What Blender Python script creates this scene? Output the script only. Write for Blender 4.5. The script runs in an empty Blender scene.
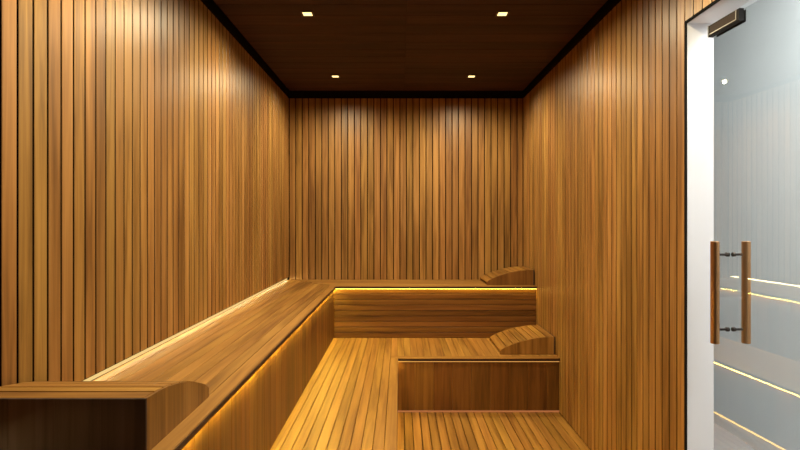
import bpy, bmesh, math, random
from mathutils import Vector, Matrix
random.seed(4)
S = bpy.context.scene
COL = S.collection
U = 0.0088            # one photo pixel on the back wall, in metres
D = 4.6               # distance to the back wall
EYE = 147 * U

# ------------------------------------------------------------------ camera
cam = bpy.data.cameras.new('camera')
cam.sensor_width = 36; cam.lens = 36 * 523 / 800; cam.shift_y = -3.5 / 800
cam.clip_start = 0.02
co = bpy.data.objects.new('camera', cam); COL.objects.link(co)
co.location = (0, 0, EYE); co.rotation_euler = (math.pi / 2, 0, 0)
S.camera = co

# ------------------------------------------------------------------ world, exposure, lights
w = bpy.data.worlds.new('world'); S.world = w; w.use_nodes = True
w.node_tree.nodes['Background'].inputs[0].default_value = (0.5, 0.55, 0.6, 1)
w.node_tree.nodes['Background'].inputs[1].default_value = 0.02
S.view_settings.view_transform = 'Standard'; S.view_settings.look = 'None'
S.view_settings.exposure = 0.0; S.view_settings.gamma = 1.0
S.view_settings.use_curve_mapping = False
S.cycles.max_bounces = 10; S.cycles.diffuse_bounces = 5; S.cycles.glossy_bounces = 4
S.cycles.caustics_reflective = False; S.cycles.caustics_refractive = False
S.cycles.sample_clamp_indirect = 4

XL, XR = -111 * U, 123 * U
ZC = 273 * U                       # ceiling
ZU, ZP = 89 * U, 42 * U            # upper bench, lower platform
YUF, YLF = 0.898 * D, 0.769 * D    # upper / lower bench front edges
XUF, XPF = -58 * U, -1.5 * U       # left bench edge, platform side edge
YF = 0.75                          # where the modelled room starts
XW = 134.6 * U                     # outer face of the right wall
YJ = 0.4293 * D                    # far door jamb
YN = YJ - 0.86                     # near door jamb
ZH = 232 * U                       # door head

SPOT_E = 44; SPOT_COL = (1.0, 0.84, 0.53)
LED_COL = (1.0, 0.82, 0.12); LED_S = 22.0
HALL_E = 55

def area(name, loc, rot, sx, sy, e, col):
    l = bpy.data.lights.new(name, 'AREA'); l.shape = 'RECTANGLE'; l.size = sx; l.size_y = sy
    l.energy = e; l.color = col
    o = bpy.data.objects.new(name, l); COL.objects.link(o); o.location = loc; o.rotation_euler = rot
    return o
area('hall_ceiling_lamp', (1.75, 1.1, 2.68), (0, 0, 0), 0.5, 2.6, HALL_E, (0.96, 0.98, 1.0))

def spot(name, x, y, e=None):
    l = bpy.data.lights.new(name, 'SPOT'); l.energy = e or SPOT_E; l.color = SPOT_COL
    l.spot_size = math.radians(170); l.spot_blend = 0.75; l.shadow_soft_size = 0.012
    o = bpy.data.objects.new(name, l); COL.objects.link(o); o.location = (x, y, ZC - 0.012)
    return o
LX = (-56 * U, 62 * U)
LY = (0.343 * D, 0.606 * D, 0.867 * D)
for x in LX: spot('spot_lamp', x, LY[0], SPOT_E * 1.2)

# ------------------------------------------------------------------ materials
def nodes(m):
    m.use_nodes = True; nt = m.node_tree
    return nt, nt.nodes['Principled BSDF'], nt.nodes.new, nt.links.new

def wood(name, dark, mid, light, axis='Z', rough=0.42, var=0.35, spec=0.4, hue=0.005):
    m = bpy.data.materials.new(name); nt, p, N, L = nodes(m)
    tc = N('ShaderNodeTexCoord'); geo = N('ShaderNodeNewGeometry')
    rv = N('ShaderNodeVectorMath'); rv.operation = 'SCALE'; rv.inputs[0].default_value = (37, 53, 71)
    L(geo.outputs['Random Per Island'], rv.inputs['Scale'])
    ad = N('ShaderNodeVectorMath'); ad.operation = 'ADD'
    L(tc.outputs['Object'], ad.inputs[0]); L(rv.outputs[0], ad.inputs[1])
    mp = N('ShaderNodeMapping'); sc = [38, 38, 38]; sc['XYZ'.index(axis)] = 1.6
    mp.inputs['Scale'].default_value = sc; L(ad.outputs[0], mp.inputs[0])
    n1 = N('ShaderNodeTexNoise'); n1.inputs['Scale'].default_value = 1.0; n1.inputs['Detail'].default_value = 6
    n1.inputs['Roughness'].default_value = 0.6; n1.inputs['Distortion'].default_value = 0.6
    L(mp.outputs[0], n1.inputs['Vector'])
    mp2 = N('ShaderNodeMapping'); sc = [9, 9, 9]; sc['XYZ'.index(axis)] = 0.9
    mp2.inputs['Scale'].default_value = sc; L(ad.outputs[0], mp2.inputs[0])
    n2 = N('ShaderNodeTexNoise'); n2.inputs['Scale'].default_value = 1.0; n2.inputs['Detail'].default_value = 3
    L(mp2.outputs[0], n2.inputs['Vector'])
    mx = N('ShaderNodeMath'); mx.operation = 'MULTIPLY_ADD'; mx.inputs[1].default_value = 0.55
    L(n1.outputs['Fac'], mx.inputs[0])
    m2 = N('ShaderNodeMath'); m2.operation = 'MULTIPLY'; m2.inputs[1].default_value = 0.45
    L(n2.outputs['Fac'], m2.inputs[0]); L(m2.outputs[0], mx.inputs[2])
    cr = N('ShaderNodeValToRGB'); e = cr.color_ramp.elements
    e[0].position = 0.38; e[0].color = (*dark, 1); e[1].position = 0.62; e[1].color = (*light, 1)
    k = e.new(0.5); k.color = (*mid, 1)
    L(mx.outputs[0], cr.inputs[0])
    hs = N('ShaderNodeHueSaturation')
    mr = N('ShaderNodeMapRange'); mr.inputs['To Min'].default_value = 1 - var; mr.inputs['To Max'].default_value = 1 + var * 0.8
    L(geo.outputs['Random Per Island'], mr.inputs['Value']); L(mr.outputs[0], hs.inputs['Value'])
    fr = N('ShaderNodeMath'); fr.operation = 'MULTIPLY'; fr.inputs[1].default_value = 17.31
    L(geo.outputs['Random Per Island'], fr.inputs[0])
    f2 = N('ShaderNodeMath'); f2.operation = 'FRACT'; L(fr.outputs[0], f2.inputs[0])
    mh = N('ShaderNodeMapRange'); mh.inputs['To Min'].default_value = 0.5 - hue; mh.inputs['To Max'].default_value = 0.5 + hue
    L(f2.outputs[0], mh.inputs['Value']); L(mh.outputs[0], hs.inputs['Hue'])
    L(cr.outputs[0], hs.inputs['Color']); L(hs.outputs[0], p.inputs['Base Color'])
    p.inputs['Roughness'].default_value = rough
    p.inputs['Specular IOR Level'].default_value = spec
    b = N('ShaderNodeBump'); b.inputs['Strength'].default_value = 0.12; b.inputs['Distance'].default_value = 0.002
    L(n1.outputs['Fac'], b.inputs['Height']); L(b.outputs[0], p.inputs['Normal'])
    return m

def plain(name, col, rough=0.6, metal=0.0, spec=0.5, noise=0.0):
    m = bpy.data.materials.new(name); nt, p, N, L = nodes(m)
    p.inputs['Base Color'].default_value = (*col, 1); p.inputs['Roughness'].default_value = rough
    p.inputs['Metallic'].default_value = metal; p.inputs['Specular IOR Level'].default_value = spec
    if noise:
        n = N('ShaderNodeTexNoise'); n.inputs['Scale'].default_value = 6; n.inputs['Detail'].default_value = 4
        tc = N('ShaderNodeTexCoord'); L(tc.outputs['Object'], n.inputs['Vector'])
        r = N('ShaderNodeMapRange'); r.inputs['To Min'].default_value = 1 - noise; r.inputs['To Max'].default_value = 1 + noise
        L(n.outputs['Fac'], r.inputs['Value'])
        h = N('ShaderNodeHueSaturation'); h.inputs['Color'].default_value = (*col, 1)
        L(r.outputs[0], h.inputs['Value']); L(h.outputs[0], p.inputs['Base Color'])
    return m

def emit(name, col, s):
    m = bpy.data.materials.new(name); nt, p, N, L = nodes(m)
    p.inputs['Base Color'].default_value = (0.1, 0.08, 0.05, 1)
    p.inputs['Emission Color'].default_value = (*col, 1); p.inputs['Emission Strength'].default_value = s
    return m

WD, WM, WL = (0.175, 0.079, 0.018), (0.32, 0.159, 0.040), (0.44, 0.232, 0.068)
M_wallZ = wood('teak_vertical', WD, WM, WL, 'Z', rough=0.40, var=0.18, spec=0.5, hue=0.007)
DK = ((0.20, 0.086, 0.017), (0.33, 0.158, 0.032), (0.44, 0.222, 0.050))
M_woodX = wood('teak_along_x', *DK, 'X', var=0.14, rough=0.5, spec=0.25)
M_woodY = wood('teak_along_y', *DK, 'Y', var=0.14, rough=0.5, spec=0.25)
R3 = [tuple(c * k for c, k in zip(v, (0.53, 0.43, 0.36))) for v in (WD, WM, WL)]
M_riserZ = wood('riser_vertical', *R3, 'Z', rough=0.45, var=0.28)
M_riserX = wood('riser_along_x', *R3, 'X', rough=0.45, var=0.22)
M_ceil = wood('ceiling_dark_wood', (0.024, 0.0095, 0.010), (0.041, 0.016, 0.0165), (0.058, 0.023, 0.022), 'X', rough=0.6, var=0.12, spec=0.2)
#M_front = wood('front_dark_wood', (0.020, 0.010, 0.006), (0.030, 0.014, 0.009), (0.04, 0.02, 0.012), 'Z', rough=0.7, var=0.12, spec=0.2)
M_back = plain('backing_black', (0.010, 0.007, 0.005), 0.9, spec=0.1)
M_black = plain('black_trim', (0.006, 0.006, 0.007), 0.8, spec=0.1)
M_white = plain('white_lining', (0.70, 0.69, 0.70), 0.45, noise=0.02)
M_hall = plain('hall_plaster', (0.80, 0.81, 0.80), 0.8, noise=0.03)
M_hallfl = plain('hall_floor', (0.55, 0.55, 0.55), 0.4, noise=0.04)
M_bronze = plain('bronze_metal', (0.42, 0.22, 0.10), 0.32, metal=0.9)
M_darkmetal = plain('dark_metal', (0.05, 0.04, 0.035), 0.4, metal=0.7)
M_steel = plain('steel_edge', (0.32, 0.30, 0.29), 0.4, metal=0.6)
M_ledside = emit('led_side', LED_COL, 110)
M_ledstep = emit('led_step', (1.0, 0.70, 0.12), 45)
M_edge = wood('edge_trim_wood', (0.03, 0.012, 0.006), (0.045, 0.018, 0.008), (0.06, 0.026, 0.012), 'X', rough=0.5, var=0.05)
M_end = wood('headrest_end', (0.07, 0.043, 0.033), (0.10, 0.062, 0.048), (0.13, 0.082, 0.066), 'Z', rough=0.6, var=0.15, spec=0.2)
M_led = emit('led_warm', (1.0, 0.66, 0.11), LED_S)
M_ledlow = emit('led_warm_low', (1.0, 0.48, 0.12), 0.8)
M_ledwall = emit('led_wall', (1.0, 0.80, 0.40), 32)
M_lens = emit('lamp_lens', (1.0, 0.74, 0.28), 2.4)

def glass_mat():
    m = bpy.data.materials.new('door_glass'); m.use_nodes = True; nt = m.node_tree
    nt.nodes.clear(); N, L = nt.nodes.new, nt.links.new
    o = N('ShaderNodeOutputMaterial'); mix = N('ShaderNodeMixShader')
    t = N('ShaderNodeBsdfTransparent'); t.inputs[0].default_value = (0.93, 0.955, 0.95, 1)
    g = N('ShaderNodeBsdfGlossy'); g.inputs['Roughness'].default_value = 0.0
    f = N('ShaderNodeFresnel'); f.inputs['IOR'].default_value = 1.55
    geo = N('ShaderNodeNewGeometry'); inv = N('ShaderNodeMath'); inv.operation = 'SUBTRACT'; inv.inputs[0].default_value = 1
    L(geo.outputs['Backfacing'], inv.inputs[1]); mu = N('ShaderNodeMath'); mu.operation = 'MULTIPLY'
    m17 = N('ShaderNodeMath'); m17.operation = 'MULTIPLY'; m17.inputs[1].default_value = 2.8; L(f.outputs[0], m17.inputs[0])
    L(m17.outputs[0], mu.inputs[0]); L(inv.outputs[0], mu.inputs[1])
    L(mu.outputs[0], mix.inputs[0]); L(t.outputs[0], mix.inputs[1]); L(g.outputs[0], mix.inputs[2])
    L(mix.outputs[0], o.inputs[0])
    return m
M_glass = glass_mat()

# ------------------------------------------------------------------ mesh helpers
def obj(name, bm, mat, parent=None, mw=None):
    me = bpy.data.meshes.new(name)
    bmesh.ops.recalc_face_normals(bm, faces=bm.faces)
    bm.to_mesh(me); bm.free()
    o = bpy.data.objects.new(name, me); COL.objects.link(o)
    me.materials.append(mat)
    if parent: o.parent = parent
    return o

def struct(name, bm, mat):
    o = obj(name, bm, mat); o['kind'] = 'structure'; return o

def thing(name, label, cat, loc=(0, 0, 0), group=None, rz=0):
    o = bpy.data.objects.new(name, None); COL.objects.link(o); o.empty_display_size = 0.1
    o.location = loc; o.rotation_euler = (0, 0, rz); o['label'] = label; o['category'] = cat
    if group: o['group'] = group
    return o

def box(bm, a, b):
    x0, y0, z0 = a; x1, y1, z1 = b
    v = [bm.verts.new(p) for p in ((x0,y0,z0),(x1,y0,z0),(x1,y1,z0),(x0,y1,z0),(x0,y0,z1),(x1,y0,z1),(x1,y1,z1),(x0,y1,z1))]
    for f in ((0,3,2,1),(4,5,6,7),(0,1,5,4),(1,2,6,5),(2,3,7,6),(3,0,4,7)):
        bm.faces.new([v[i] for i in f])

def board(bm, a, b, axis, c=0.0018):
    """box with its four long edges chamfered; axis = direction of the board"""
    ax = 'XYZ'.index(axis); i, j = [k for k in range(3) if k != ax]
    lo_i, hi_i = sorted((a[i], b[i])); lo_j, hi_j = sorted((a[j], b[j]))
    prof = [(lo_i + c, lo_j), (hi_i - c, lo_j), (hi_i, lo_j + c), (hi_i, hi_j - c),
            (hi_i - c, hi_j), (lo_i + c, hi_j), (lo_i, hi_j - c), (lo_i, lo_j + c)]
    rings = []
    for t in (a[ax], b[ax]):
        r = []
        for p in prof:
            v = [0, 0, 0]; v[ax] = t; v[i], v[j] = p
            r.append(bm.verts.new(v))
        rings.append(r)
    n = len(prof)
    for k in range(n):
        bm.faces.new((rings[0][k], rings[0][(k + 1) % n], rings[1][(k + 1) % n], rings[1][k]))
    bm.faces.new(rings[0][::-1]); bm.faces.new(rings[1])

def tube(bm, p, q, r, n=20):
    p, q = Vector(p), Vector(q); d = (q - p).normalized()
    a = d.orthogonal().normalized(); b = d.cross(a)
    c = r * 0.12; rings = []
    for t, rr in ((p, r - c), (p + d * c, r), (q - d * c, r), (q, r - c)):
        rings.append([bm.verts.new(t + (a * math.cos(k * 2 * math.pi / n) + b * math.sin(k * 2 * math.pi / n)) * rr) for k in range(n)])
    for s in range(3):
        for k in range(n):
            bm.faces.new((rings[s][k], rings[s][(k + 1) % n], rings[s + 1][(k + 1) % n], rings[s + 1][k]))
    bm.faces.new(rings[0][::-1]); bm.faces.new(rings[-1])

def merge(bm, other):
    me = bpy.data.meshes.new('tmp'); other.to_mesh(me); other.free(); bm.from_mesh(me); bpy.data.meshes.remove(me)

PW, GAP, TH = 0.0573, 0.0070, 0.014
ZT = ZC - 3 * U
def two(slats, backing, name):
    """one wall object: slats (slot 0) over a black backing (slot 1)"""
    me2 = bpy.data.meshes.new('b'); backing.to_mesh(me2); backing.free()
    n0 = len(slats.faces)
    slats.from_mesh(me2); slats.faces.ensure_lookup_table()
    for f in slats.faces[n0:]: f.material_index = 1
    bpy.data.meshes.remove(me2)
    return slats

def wall_obj(name, slats, backing, m=None, ax=1):
    slats.normal_update()
    for f in slats.faces:
        if abs(f.normal[ax]) > 0.95: f.material_index = 1      # groove sides coloured black for the shade between slats
    bm = two(slats, backing, name); o = struct(name, bm, m or M_wallZ); o.data.materials.append(M_back); return o

# ------------------------------------------------------------------ setting
# left wall: slats over black backing; from the bench up a slot for the light strip
SLOT = 0.020
s, b = bmesh.new(), bmesh.new()
y = 1.337 - PW * 32
while y < D - 0.02:
    y1 = min(y + PW, D - 0.001)
    if y1 > YF: board(s, (XL - TH, max(y, YF) + GAP / 2, ZU + SLOT + .0015), (XL, y1 - GAP / 2, ZT), 'Z', 0.0012)
    y += PW
box(b, (XL - TH, YF, ZU + SLOT - .0004), (XL - .0005, D - .001, ZU + SLOT + .0012))
box(b, (XL - 0.10, YF, -0.08), (XL - TH, D + 0.1, ZC + 0.12))
wall_obj('wall_left', s, b)
# back wall
s, b = bmesh.new(), bmesh.new()
x = XL + 0.002
while x < XR - 0.01:
    x1 = min(x + PW, XR)
    board(s, (x + GAP / 2, D, ZU - 0.02), (x1 - GAP / 2, D + TH, ZT), 'Z'); x += PW
box(b, (XL - TH, D + TH, -0.08), (XW, D + 0.10, ZC + 0.12))
wall_obj('wall_back', s, b, None, 0)
# right wall with the doorway
TR = 0.012
s, b = bmesh.new(), bmesh.new()
y = 0.4325 * D - PW * 43
while y < D - 0.01:
    y1 = min(y + PW, D - 0.001)
    a0, a1 = max(y, YF) + GAP / 2, y1 - GAP / 2
    n0, n1 = YN - 0.018, YJ + 0.018                       # clear opening between the trims
    if y1 > YF:
        if a1 <= n0 or a0 >= n1: board(s, (XR, a0, 0), (XR + TH, a1, ZT), 'Z')
        else:
            board(s, (XR, a0, ZH + TR), (XR + TH, a1, ZT), 'Z')
            if a0 < n0: board(s, (XR, a0, 0), (XR + TH, n0, ZH + TR - .001), 'Z')
            if a1 > n1: board(s, (XR, n1, 0), (XR + TH, a1, ZH + TR - .001), 'Z')
    y += PW
box(b, (XR + TH, YF, -0.08), (XW, YN - 0.02, ZC + 0.12))
box(b, (XR + TH, YN - 0.02, ZH + 0.02), (XW, YJ + 0.02, ZC + 0.12))
box(b, (XR + TH, YJ + 0.02, -0.08), (XW, D + TH, ZC + 0.12))
o = wall_obj('wall_right', s, b)
# doorway: black edge trim and white lining
bm = bmesh.new(); e = 0.001
box(bm, (XR - e, YJ, 0), (XR + .0016, YJ + 0.015, ZH + TR)); box(bm, (XR - e, YN - 0.015, 0), (XR + .0016, YN, ZH + TR))
box(bm, (XR - e, YN, ZH), (XR + .0016, YJ, ZH + TR))
struct('trim_1', bm, M_black)
bm = bmesh.new()
box(bm, (XR + TH * .2, YJ, 0), (XW, YJ + 0.016, ZH)); box(bm, (XR + TH * .2, YN - 0.016, 0), (XW, YN, ZH))
box(bm, (XR + TH * .2, YN - 0.016, ZH - 0.001), (XW, YJ + 0.016, ZH + 0.012))
for v in bm.verts: v.co.x = max(v.co.x, XR + 0.0012)
struct('trim_2', bm, M_white)
# ceiling: dark boards held clear of the walls by a black shadow gap
s, b = bmesh.new(), bmesh.new()
gx, gy = 4.5 * U, 0.036 * D
y = YF + 0.05; k = 0
BP = 0.1392
y = 0.7326 * D - BP * 27
while y < D - gy:
    y1 = min(y + BP, D - gy)
    if y1 > YF + .1:
        xs = (XL + gx, 0.035, XR - gx)
        for q in range(2):
            board(s, (xs[q] + 0.0008, max(y, YF) + 0.0012, ZC), (xs[q + 1] - 0.0008, y1 - 0.0012, ZC + 0.02), 'X', 0.001)
    y += BP
box(b, (XL - 0.1, YF - 0.1, ZC + 0.12), (XW, D + 0.1, ZC + 0.2))
box(b, (XL + gx + .02, YF, ZC + 0.02), (XR - gx - .02, D - gy - .02, ZC + 0.12))
bm = two(s, b, ''); o = struct('ceiling', bm, M_ceil); o.data.materials.append(M_back)
# floor: sunken slatted floor
s, b = bmesh.new(), bmesh.new()
x = XPF - 0.012; FP = 0.0525
while x < XR - 0.004:
    x1 = min(x + FP, XR - 0.002)
    board(s, (x + .0022, YF, -0.02), (x1 - .0022, YLF + 0.03, 0), 'Y', 0.002); x += FP
box(b, (XL - 0.1, YF - 0.1, -0.12), (XW, D + 0.1, -0.02))
bm = two(s, b, ''); o = struct('floor', bm, M_woodY); o.data.materials.append(M_back)

# hall outside the glass door
HX = 2.05
bm = bmesh.new(); box(bm, (HX, -1.2, -0.02), (HX + .1, 5.2, 2.75)); struct('wall_hall_side', bm, M_hall)
bm = bmesh.new(); box(bm, (XW, 5.2, -0.02), (HX + .1, 5.3, 2.75)); struct('wall_hall_far', bm, M_hall)
bm = bmesh.new(); box(bm, (XW, -1.3, -0.02), (HX + .1, -1.2, 2.75)); struct('wall_hall_near', bm, M_hall)
bm = bmesh.new(); box(bm, (XW + .001, -1.2, -0.12), (HX + .1, 5.2, -0.02)); struct('floor_hall', bm, M_hallfl)
bm = bmesh.new(); box(bm, (XW + .001, -1.3, 2.75), (HX + .1, 5.3, 2.85)); struct('ceiling_hall', bm, M_white)
bm = bmesh.new()
for a_, b_ in (((-1.2, 0), (YN - .02, 2.75)), ((YJ + .02, 0), (5.2, 2.75)), ((YN - .02, ZH + .012), (YJ + .02, 2.75))):
    box(bm, (XW, a_[0], a_[1] - 0.02 if a_[1] == 0 else a_[1]), (XW + 0.012, b_[0], b_[1]))
struct('wall_hall_inner', bm, M_hall)

# ------------------------------------------------------------------ glass door
TILT = math.radians(2.2)
YG = 0.4029 * D                    # far (free) edge of the leaf, held a little ajar
dr = thing('door_1', 'clear frameless glass door standing slightly ajar in the white-lined doorway', 'glass door', (126.3 * U, YG, 0))
dr.rotation_euler = (0, 0, TILT); dr['kind'] = 'structure'
LEAF = YG - YN - 0.012
# local: -Y runs along the leaf towards the camera, -X is the room side
bm = bmesh.new(); box(bm, (0.0, -LEAF, 0.008), (0.010, 0.0, EYE + 78.6 * U)); obj('glass_pane', bm, M_glass, dr)
zt, zb, PL = EYE + 78.8 * U, EYE + 74.2 * U, 0.155
pt = bmesh.new()
board(pt, (-0.018, -PL, zb), (-0.0005, 0.001, zt), 'Y', 0.002)
board(pt, (0.0105, -PL + .01, zb), (0.014, 0.001, zt), 'Y', 0.002)
pf = obj('patch_fitting', pt, plain('fitting_black', (0.010, 0.008, 0.008), 0.6, spec=0.2), dr); pf['label'] = 'dark metal corner fitting'
pt = bmesh.new(); box(pt, (-0.0195, -PL + .014, zb + 0.009), (-0.0178, -0.010, zt - 0.006))
obj('cover_plate', pt, plain('plate_brown', (0.030, 0.019, 0.015), 0.6, spec=0.2), pf)
pt = bmesh.new()
box(pt, (-0.0195, 0.0012, zb - .001), (-0.001, 0.004, zt + 0.001)); box(pt, (-0.020, -PL + .010, zb + 0.006), (-0.0178, -0.006, zb + 0.009))
box(pt, (-0.020, -PL + .010, zb + 0.009), (-0.0178, -PL + .0135, zt - 0.003))
obj('steel_edging', pt, M_steel, pf)
hy = -0.082
z0, z1 = EYE - 46.9 * U, EYE - 7.6 * U
for sx in (-1, 1):
    bm = bmesh.new(); cx = 0.005 + sx * 0.054
    tube(bm, (cx, hy, z0), (cx, hy, z1), 0.0138, 28); h = obj('handle_bar', bm, M_bronze, dr); h['label'] = 'bronze pull bar'
    for zz in (EYE - 12.7 * U, EYE - 41.5 * U):
        bm = bmesh.new(); tube(bm, (0.005 + sx * 0.0055, hy, zz), (cx - sx * 0.010, hy, zz), 0.0042, 14)
        tube(bm, (0.005 + sx * 0.0055, hy, zz), (0.005 + sx * 0.016, hy, zz), 0.0075, 14)
        obj('standoff', bm, M_darkmetal, h)
for zz in (0.25, 1.70):
    bm = bmesh.new(); board(bm, (-0.012, -LEAF - .010, zz), (0.022, -LEAF + 0.06, zz + 0.09), 'Z', 0.002); obj('hinge', bm, M_darkmetal, dr)

# ------------------------------------------------------------------ upper L-shaped bench
NT = 0.021      # board thickness
OS = 0.015
OV = 0.022      # overhang over the riser
ub = thing('upper_bench', 'high L-shaped teak bench running along the left and back walls with lit edge', 'bench', (XL, D, 0))
def local(bm, root):
    for v in bm.verts: v.co -= Vector(root.location)
    return bm
NB = 0.052       # nosing board width
bm = bmesh.new(); n = 9; x0, x1 = XL - TH + 0.001, XUF - NB; p = (x1 - x0) / n
for k in range(n):   # left boards stop on the mitre line of the corner
    xa, xb = x0 + k * p, x0 + (k + 1) * p
    board(bm, (xa + .0008, YF, ZU - NT), (xb - .0008, D - 0.001 - (xa + xb - 2 * x0) / 2 * (D - YUF - NB) / (x1 - x0), ZU), 'Y', 0.0012)
obj('seat_boards', local(bm, ub), M_woodY, ub)
bm = bmesh.new(); y0, y1 = YUF + NB, D - 0.001; n = 8; p = (y1 - y0) / n
for k in range(n):
    ya, yb = y0 + k * p, y0 + (k + 1) * p
    xs = XL + 0.001 + (y1 - (ya + yb) / 2) * (x1 - x0) / (y1 - y0)
    board(bm, (xs + 0.001, ya + .0008, ZU - NT), (XR - 0.001, yb - .0008, ZU), 'X', 0.0012)
obj('seat_boards', local(bm, ub), M_woodX, ub)
bm = bmesh.new(); board(bm, (XUF - NB + .001, YF, ZU - NT), (XUF, YUF, ZU), 'Y', 0.002); obj('nosing_board', local(bm, ub), M_woodY, ub)
bm = bmesh.new(); board(bm, (XUF - NB + .001, YUF, ZU - NT), (XR - 0.001, YUF + NB - .001, ZU), 'X', 0.002); obj('nosing_board', local(bm, ub), M_woodX, ub)
bm = bmesh.new(); y = YF; RP = 0.098
while y < YUF + OV - 0.02:
    y1 = min(y + RP, YUF + OV); board(bm, (XUF - OS - 0.018, y + .0006, ZP), (XUF - OS, y1 - .0006, ZU - NT - .001), 'Z', 0.0012); y += RP
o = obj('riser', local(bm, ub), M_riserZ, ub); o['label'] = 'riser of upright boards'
bm = bmesh.new(); nb = 9; hh = (ZU - NT - ZP - .001) / nb
for k in range(nb):
    board(bm, (XUF - OV, YUF + OV, ZP + k * hh + .0018), (XR - 0.001, YUF + OV + 0.018, ZP + (k + 1) * hh - .0018), 'X', 0.0015)
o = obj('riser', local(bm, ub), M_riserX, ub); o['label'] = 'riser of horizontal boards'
bm = bmesh.new(); box(bm, (XUF - 0.004, YUF + 0.005, ZU - NT - 0.0018), (XR - 0.002, YUF + OV - .001, ZU - NT - .0004))
o = obj('light_strip', local(bm, ub), M_led, ub); o['label'] = 'glowing amber light strip'
bm = bmesh.new(); box(bm, (XUF - OS + .002, YF, ZU - NT - 0.0018), (XUF - 0.004, YUF + OV - 0.001, ZU - NT - .0004))
o = obj('light_strip', local(bm, ub), M_ledside, ub); o['label'] = 'glowing amber light strip'

for a, b_ in (((XUF, YF, 0), (XUF + .002, YUF - .002, 0)), ((XUF, YUF - .002, 0), (XR - .001, YUF, 0))):
    bm = bmesh.new(); box(bm, (a[0], a[1], ZU - NT), (b_[0], b_[1], ZU - 0.006)); o = obj('edge_trim', local(bm, ub), M_edge, ub); o['label'] = 'dark brown edge strip'

# ------------------------------------------------------------------ lower platform / bench
lb = thing('lower_bench', 'low L-shaped slatted teak bench and step with lit edges below the upper bench', 'bench', (XUF, YUF, 0))
bm = bmesh.new(); PP = 0.0468; x = XPF - NB
ye = YUF + OV - .001
while x > XUF - OV + 0.01:
    xa = max(x - PP, XUF - OV + .001); board(bm, (xa + .0011, YF, ZP - NT), (x - .0011, ye, ZP), 'Y', 0.0016); x -= PP
x = XPF - NB
while x < XR - 0.01:
    xb = min(x + PP, XR - .001); board(bm, (x + .0006, YLF + NB, ZP - NT), (xb - .0006, ye, ZP), 'Y', 0.001); x += PP
obj('deck_boards', local(bm, lb), M_woodY, lb)
bm = bmesh.new(); board(bm, (XPF - NB + .001, YF, ZP - NT), (XPF, YLF, ZP), 'Y', 0.002); obj('nosing_board', local(bm, lb), M_woodY, lb)
bm = bmesh.new(); board(bm, (XPF - NB + .001, YLF, ZP - NT), (XR - .001, YLF + NB - .001, ZP), 'X', 0.002); obj('nosing_board', local(bm, lb), M_woodX, lb)
OL = 0.014
for a, b_ in (((XPF, YF, 0), (XPF + .002, YLF - .002, 0)), ((XPF, YLF - .002, 0), (XR - .001, YLF, 0))):
    bm = bmesh.new(); box(bm, (a[0], a[1], ZP - NT), (b_[0], b_[1], ZP - 0.005)); o = obj('edge_trim', local(bm, lb), M_edge, lb); o['label'] = 'dark brown edge strip'
bm = bmesh.new(); x = XPF - OL
while x < XR - 0.02:
    xb = min(x + 0.128, XR - .001); board(bm, (x + .0004, YLF + OL, 0.001), (xb - .0004, YLF + OL + .018, ZP - NT - .001), 'Z', 0.0008); x += 0.128
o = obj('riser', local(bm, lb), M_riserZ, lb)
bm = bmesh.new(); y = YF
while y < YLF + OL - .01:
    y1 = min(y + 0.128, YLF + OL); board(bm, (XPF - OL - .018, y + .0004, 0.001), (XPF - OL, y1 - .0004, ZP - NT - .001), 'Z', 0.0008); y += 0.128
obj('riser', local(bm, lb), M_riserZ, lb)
def strip(parent, a, b_, m, lab):
    bm = bmesh.new(); box(bm, a, b_); o = obj('light_strip', local(bm, parent), m, parent); o['label'] = lab
strip(lb, (XPF - OL, YLF + OL - .005, ZP - NT - .0075), (XR - .002, YLF + OL - .0005, ZP - NT - .0015), M_ledlow, 'thin glowing light strip under the edge')
strip(lb, (XPF - OL + .002, YF, ZP - NT - .005), (XPF - .002, YLF + OL - .006, ZP - NT - .0015), M_ledstep, 'glowing light strip under the side edge')
strip(lb, (XPF - OL, YLF + OL - .008, 0.0015), (XR - .002, YLF + OL - .0005, 0.0105), emit('led_floor', (1.0, 0.30, 0.10), 0.35), 'dim reddish light strip along the floor')
strip(lb, (XPF - OL + .0005, YF, 0.0015), (XPF - OL + .003, YLF + OL - .009, 0.0105), emit('led_floor_side', (1.0, 0.60, 0.10), 6), 'glowing light strip along the floor')

# light strip in the slot at the foot of the left wall
bm = bmesh.new(); r0 = Vector((XL, YF, ZU))
box(bm, (XL - TH + .0002, YF + .01, ZU + 0.0135), (XL - TH + .0012, D - 0.01, ZU + SLOT - 0.0010))   # tape
box(bm, (XL - TH + .0002, YF + .01, ZU + 0.0005), (XL - TH + .0010, D - 0.01, ZU + 0.0134))          # diffuser
bm.faces.ensure_lookup_table()
for f in bm.faces[6:]: f.material_index = 1
for v in bm.verts: v.co -= r0
o = obj('light_strip', bm, M_ledwall); o.data.materials.append(emit('led_diffuser', (1.0, 0.72, 0.27), 0.8)); o.location = r0
o['label'] = 'long warm light strip glowing along the foot of the left wall, above the bench'; o['category'] = 'light strip'

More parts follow.
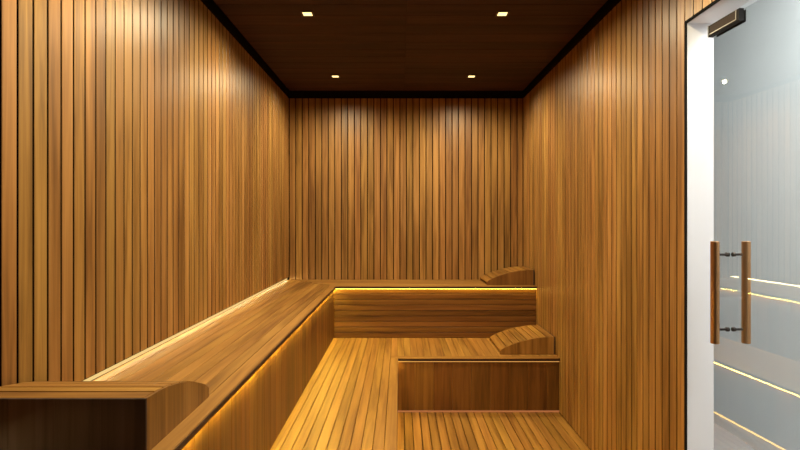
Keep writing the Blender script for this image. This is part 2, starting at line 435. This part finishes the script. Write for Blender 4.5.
# ------------------------------------------------------------------ headrests
HP = [(0, 14.0), (6.5, 13.7), (12.6, 13.1), (19, 11.9), (24.6, 10.6), (30, 8.9), (34, 7.4), (38.5, 5.6), (42.5, 3.0)]
def hgt(s):
    s /= U
    for (a, ha), (b_, hb) in zip(HP, HP[1:]):
        if s <= b_: t = (s - a) / (b_ - a); return (ha + (hb - ha) * t) * U
    return HP[-1][1] * U
HLEN = 42.5 * U
def make_headrest(label, loc, rz, width):
    """local: x = from the high head end (0) to the low end (HLEN); y = 0..width"""
    r = thing('headrest', label, 'headrest', loc, 'curved teak headrests on the benches', rz)
    T = 0.013
    n = 24
    for ya in (-0.001, width - 0.006):
        bm = bmesh.new()
        prof = [(0.0, 0.001)] + [(HLEN * k / n, hgt(HLEN * k / n) - 0.0012) for k in range(n + 1)] + [(HLEN, 0.001)]
        f0 = [bm.verts.new((px, ya, pz)) for px, pz in prof]
        f1 = [bm.verts.new((px, ya + 0.007, pz)) for px, pz in prof]
        m_ = len(prof)
        for k in range(m_): bm.faces.new((f0[k], f0[(k + 1) % m_], f1[(k + 1) % m_], f1[k]))
        bm.faces.new(f0[::-1]); bm.faces.new(f1)
        obj('side_panel', bm, M_riserZ if width < 0.39 else M_sideZ, r)
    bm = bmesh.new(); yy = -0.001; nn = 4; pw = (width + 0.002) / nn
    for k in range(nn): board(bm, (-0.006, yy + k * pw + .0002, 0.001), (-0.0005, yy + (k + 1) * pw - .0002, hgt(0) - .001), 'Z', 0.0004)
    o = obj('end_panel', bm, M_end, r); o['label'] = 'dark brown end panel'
    bm = bmesh.new(); ns = 8
    for k in range(ns):
        a, b_ = HLEN * k / ns + .0034, HLEN * (k + 1) / ns - .0034
        prof = [(a + (b_ - a) * t / 3, hgt(a + (b_ - a) * t / 3)) for t in range(4)]
        if k == 0: prof[0] = (0.0, prof[0][1])
        ring = prof + [(px, pz - T + .0004) for px, pz in prof[::-1]]
        f0 = [bm.verts.new((px, 0.0062, pz)) for px, pz in ring]; f1 = [bm.verts.new((px, width - .0062, pz)) for px, pz in ring]
        for q in range(8): bm.faces.new((f0[q], f0[(q + 1) % 8], f1[(q + 1) % 8], f1[q]))
        bm.faces.new(f0[::-1]); bm.faces.new(f1)
    obj('slatted_top', bm, M_woodY, r)
    return r
M_sideZ = wood('headrest_side', *[tuple(c * k for c, k in zip(v, (0.85, 0.78, 0.7))) for v in (WD, WM, WL)], 'Z', rough=0.45, var=0.1)
# far right pair: head end against the right wall, running towards -X  (rotate 180: local x -> -X, local y -> -Y)
make_headrest('small curved teak headrest at the right end of the high back bench', (XR - 1.6 * U, 0.987 * D, ZU), math.pi, 0.076 * D)
make_headrest('small curved teak headrest at the right end of the low bench', (XR - 1.6 * U, 0.882 * D, ZP), math.pi, 0.092 * D)
# near left: head end towards the camera, local x -> +Y, local y -> -X
make_headrest('large curved teak headrest in the near left corner on the high bench', (-63.3 * U, 0.25 * D, ZU), math.pi / 2, 0.40)

# ------------------------------------------------------------------ recessed downlights
names = {(0, 1): 'near left', (1, 1): 'near right', (0, 2): 'far left', (1, 2): 'far right'}
for (i, j), nm in names.items():
    r = thing('recessed_downlight', 'small square warm downlight in the dark ceiling, %s of the four' % nm, 'downlight',
              (LX[i], LY[j], ZC), 'square downlights in the ceiling')
    a, c = 0.034, 0.024
    bm = bmesh.new()
    for q in ((-a, -a, a, -c), (-a, c, a, a), (-a, -c, -c, c), (c, -c, a, c)):
        box(bm, (q[0], q[1], -0.004), (q[2], q[3], -0.0002))
    obj('trim_frame', bm, plain('lamp_trim', (0.06, 0.04, 0.03), 0.5), r)
    bm = bmesh.new(); box(bm, (-c, -c, -0.003), (c, c, -0.0003)); obj('lens', bm, M_lens, r)
    sp = spot('spot_lamp', 0, 0); sp.parent = r; sp.location = (0, 0, -0.012)
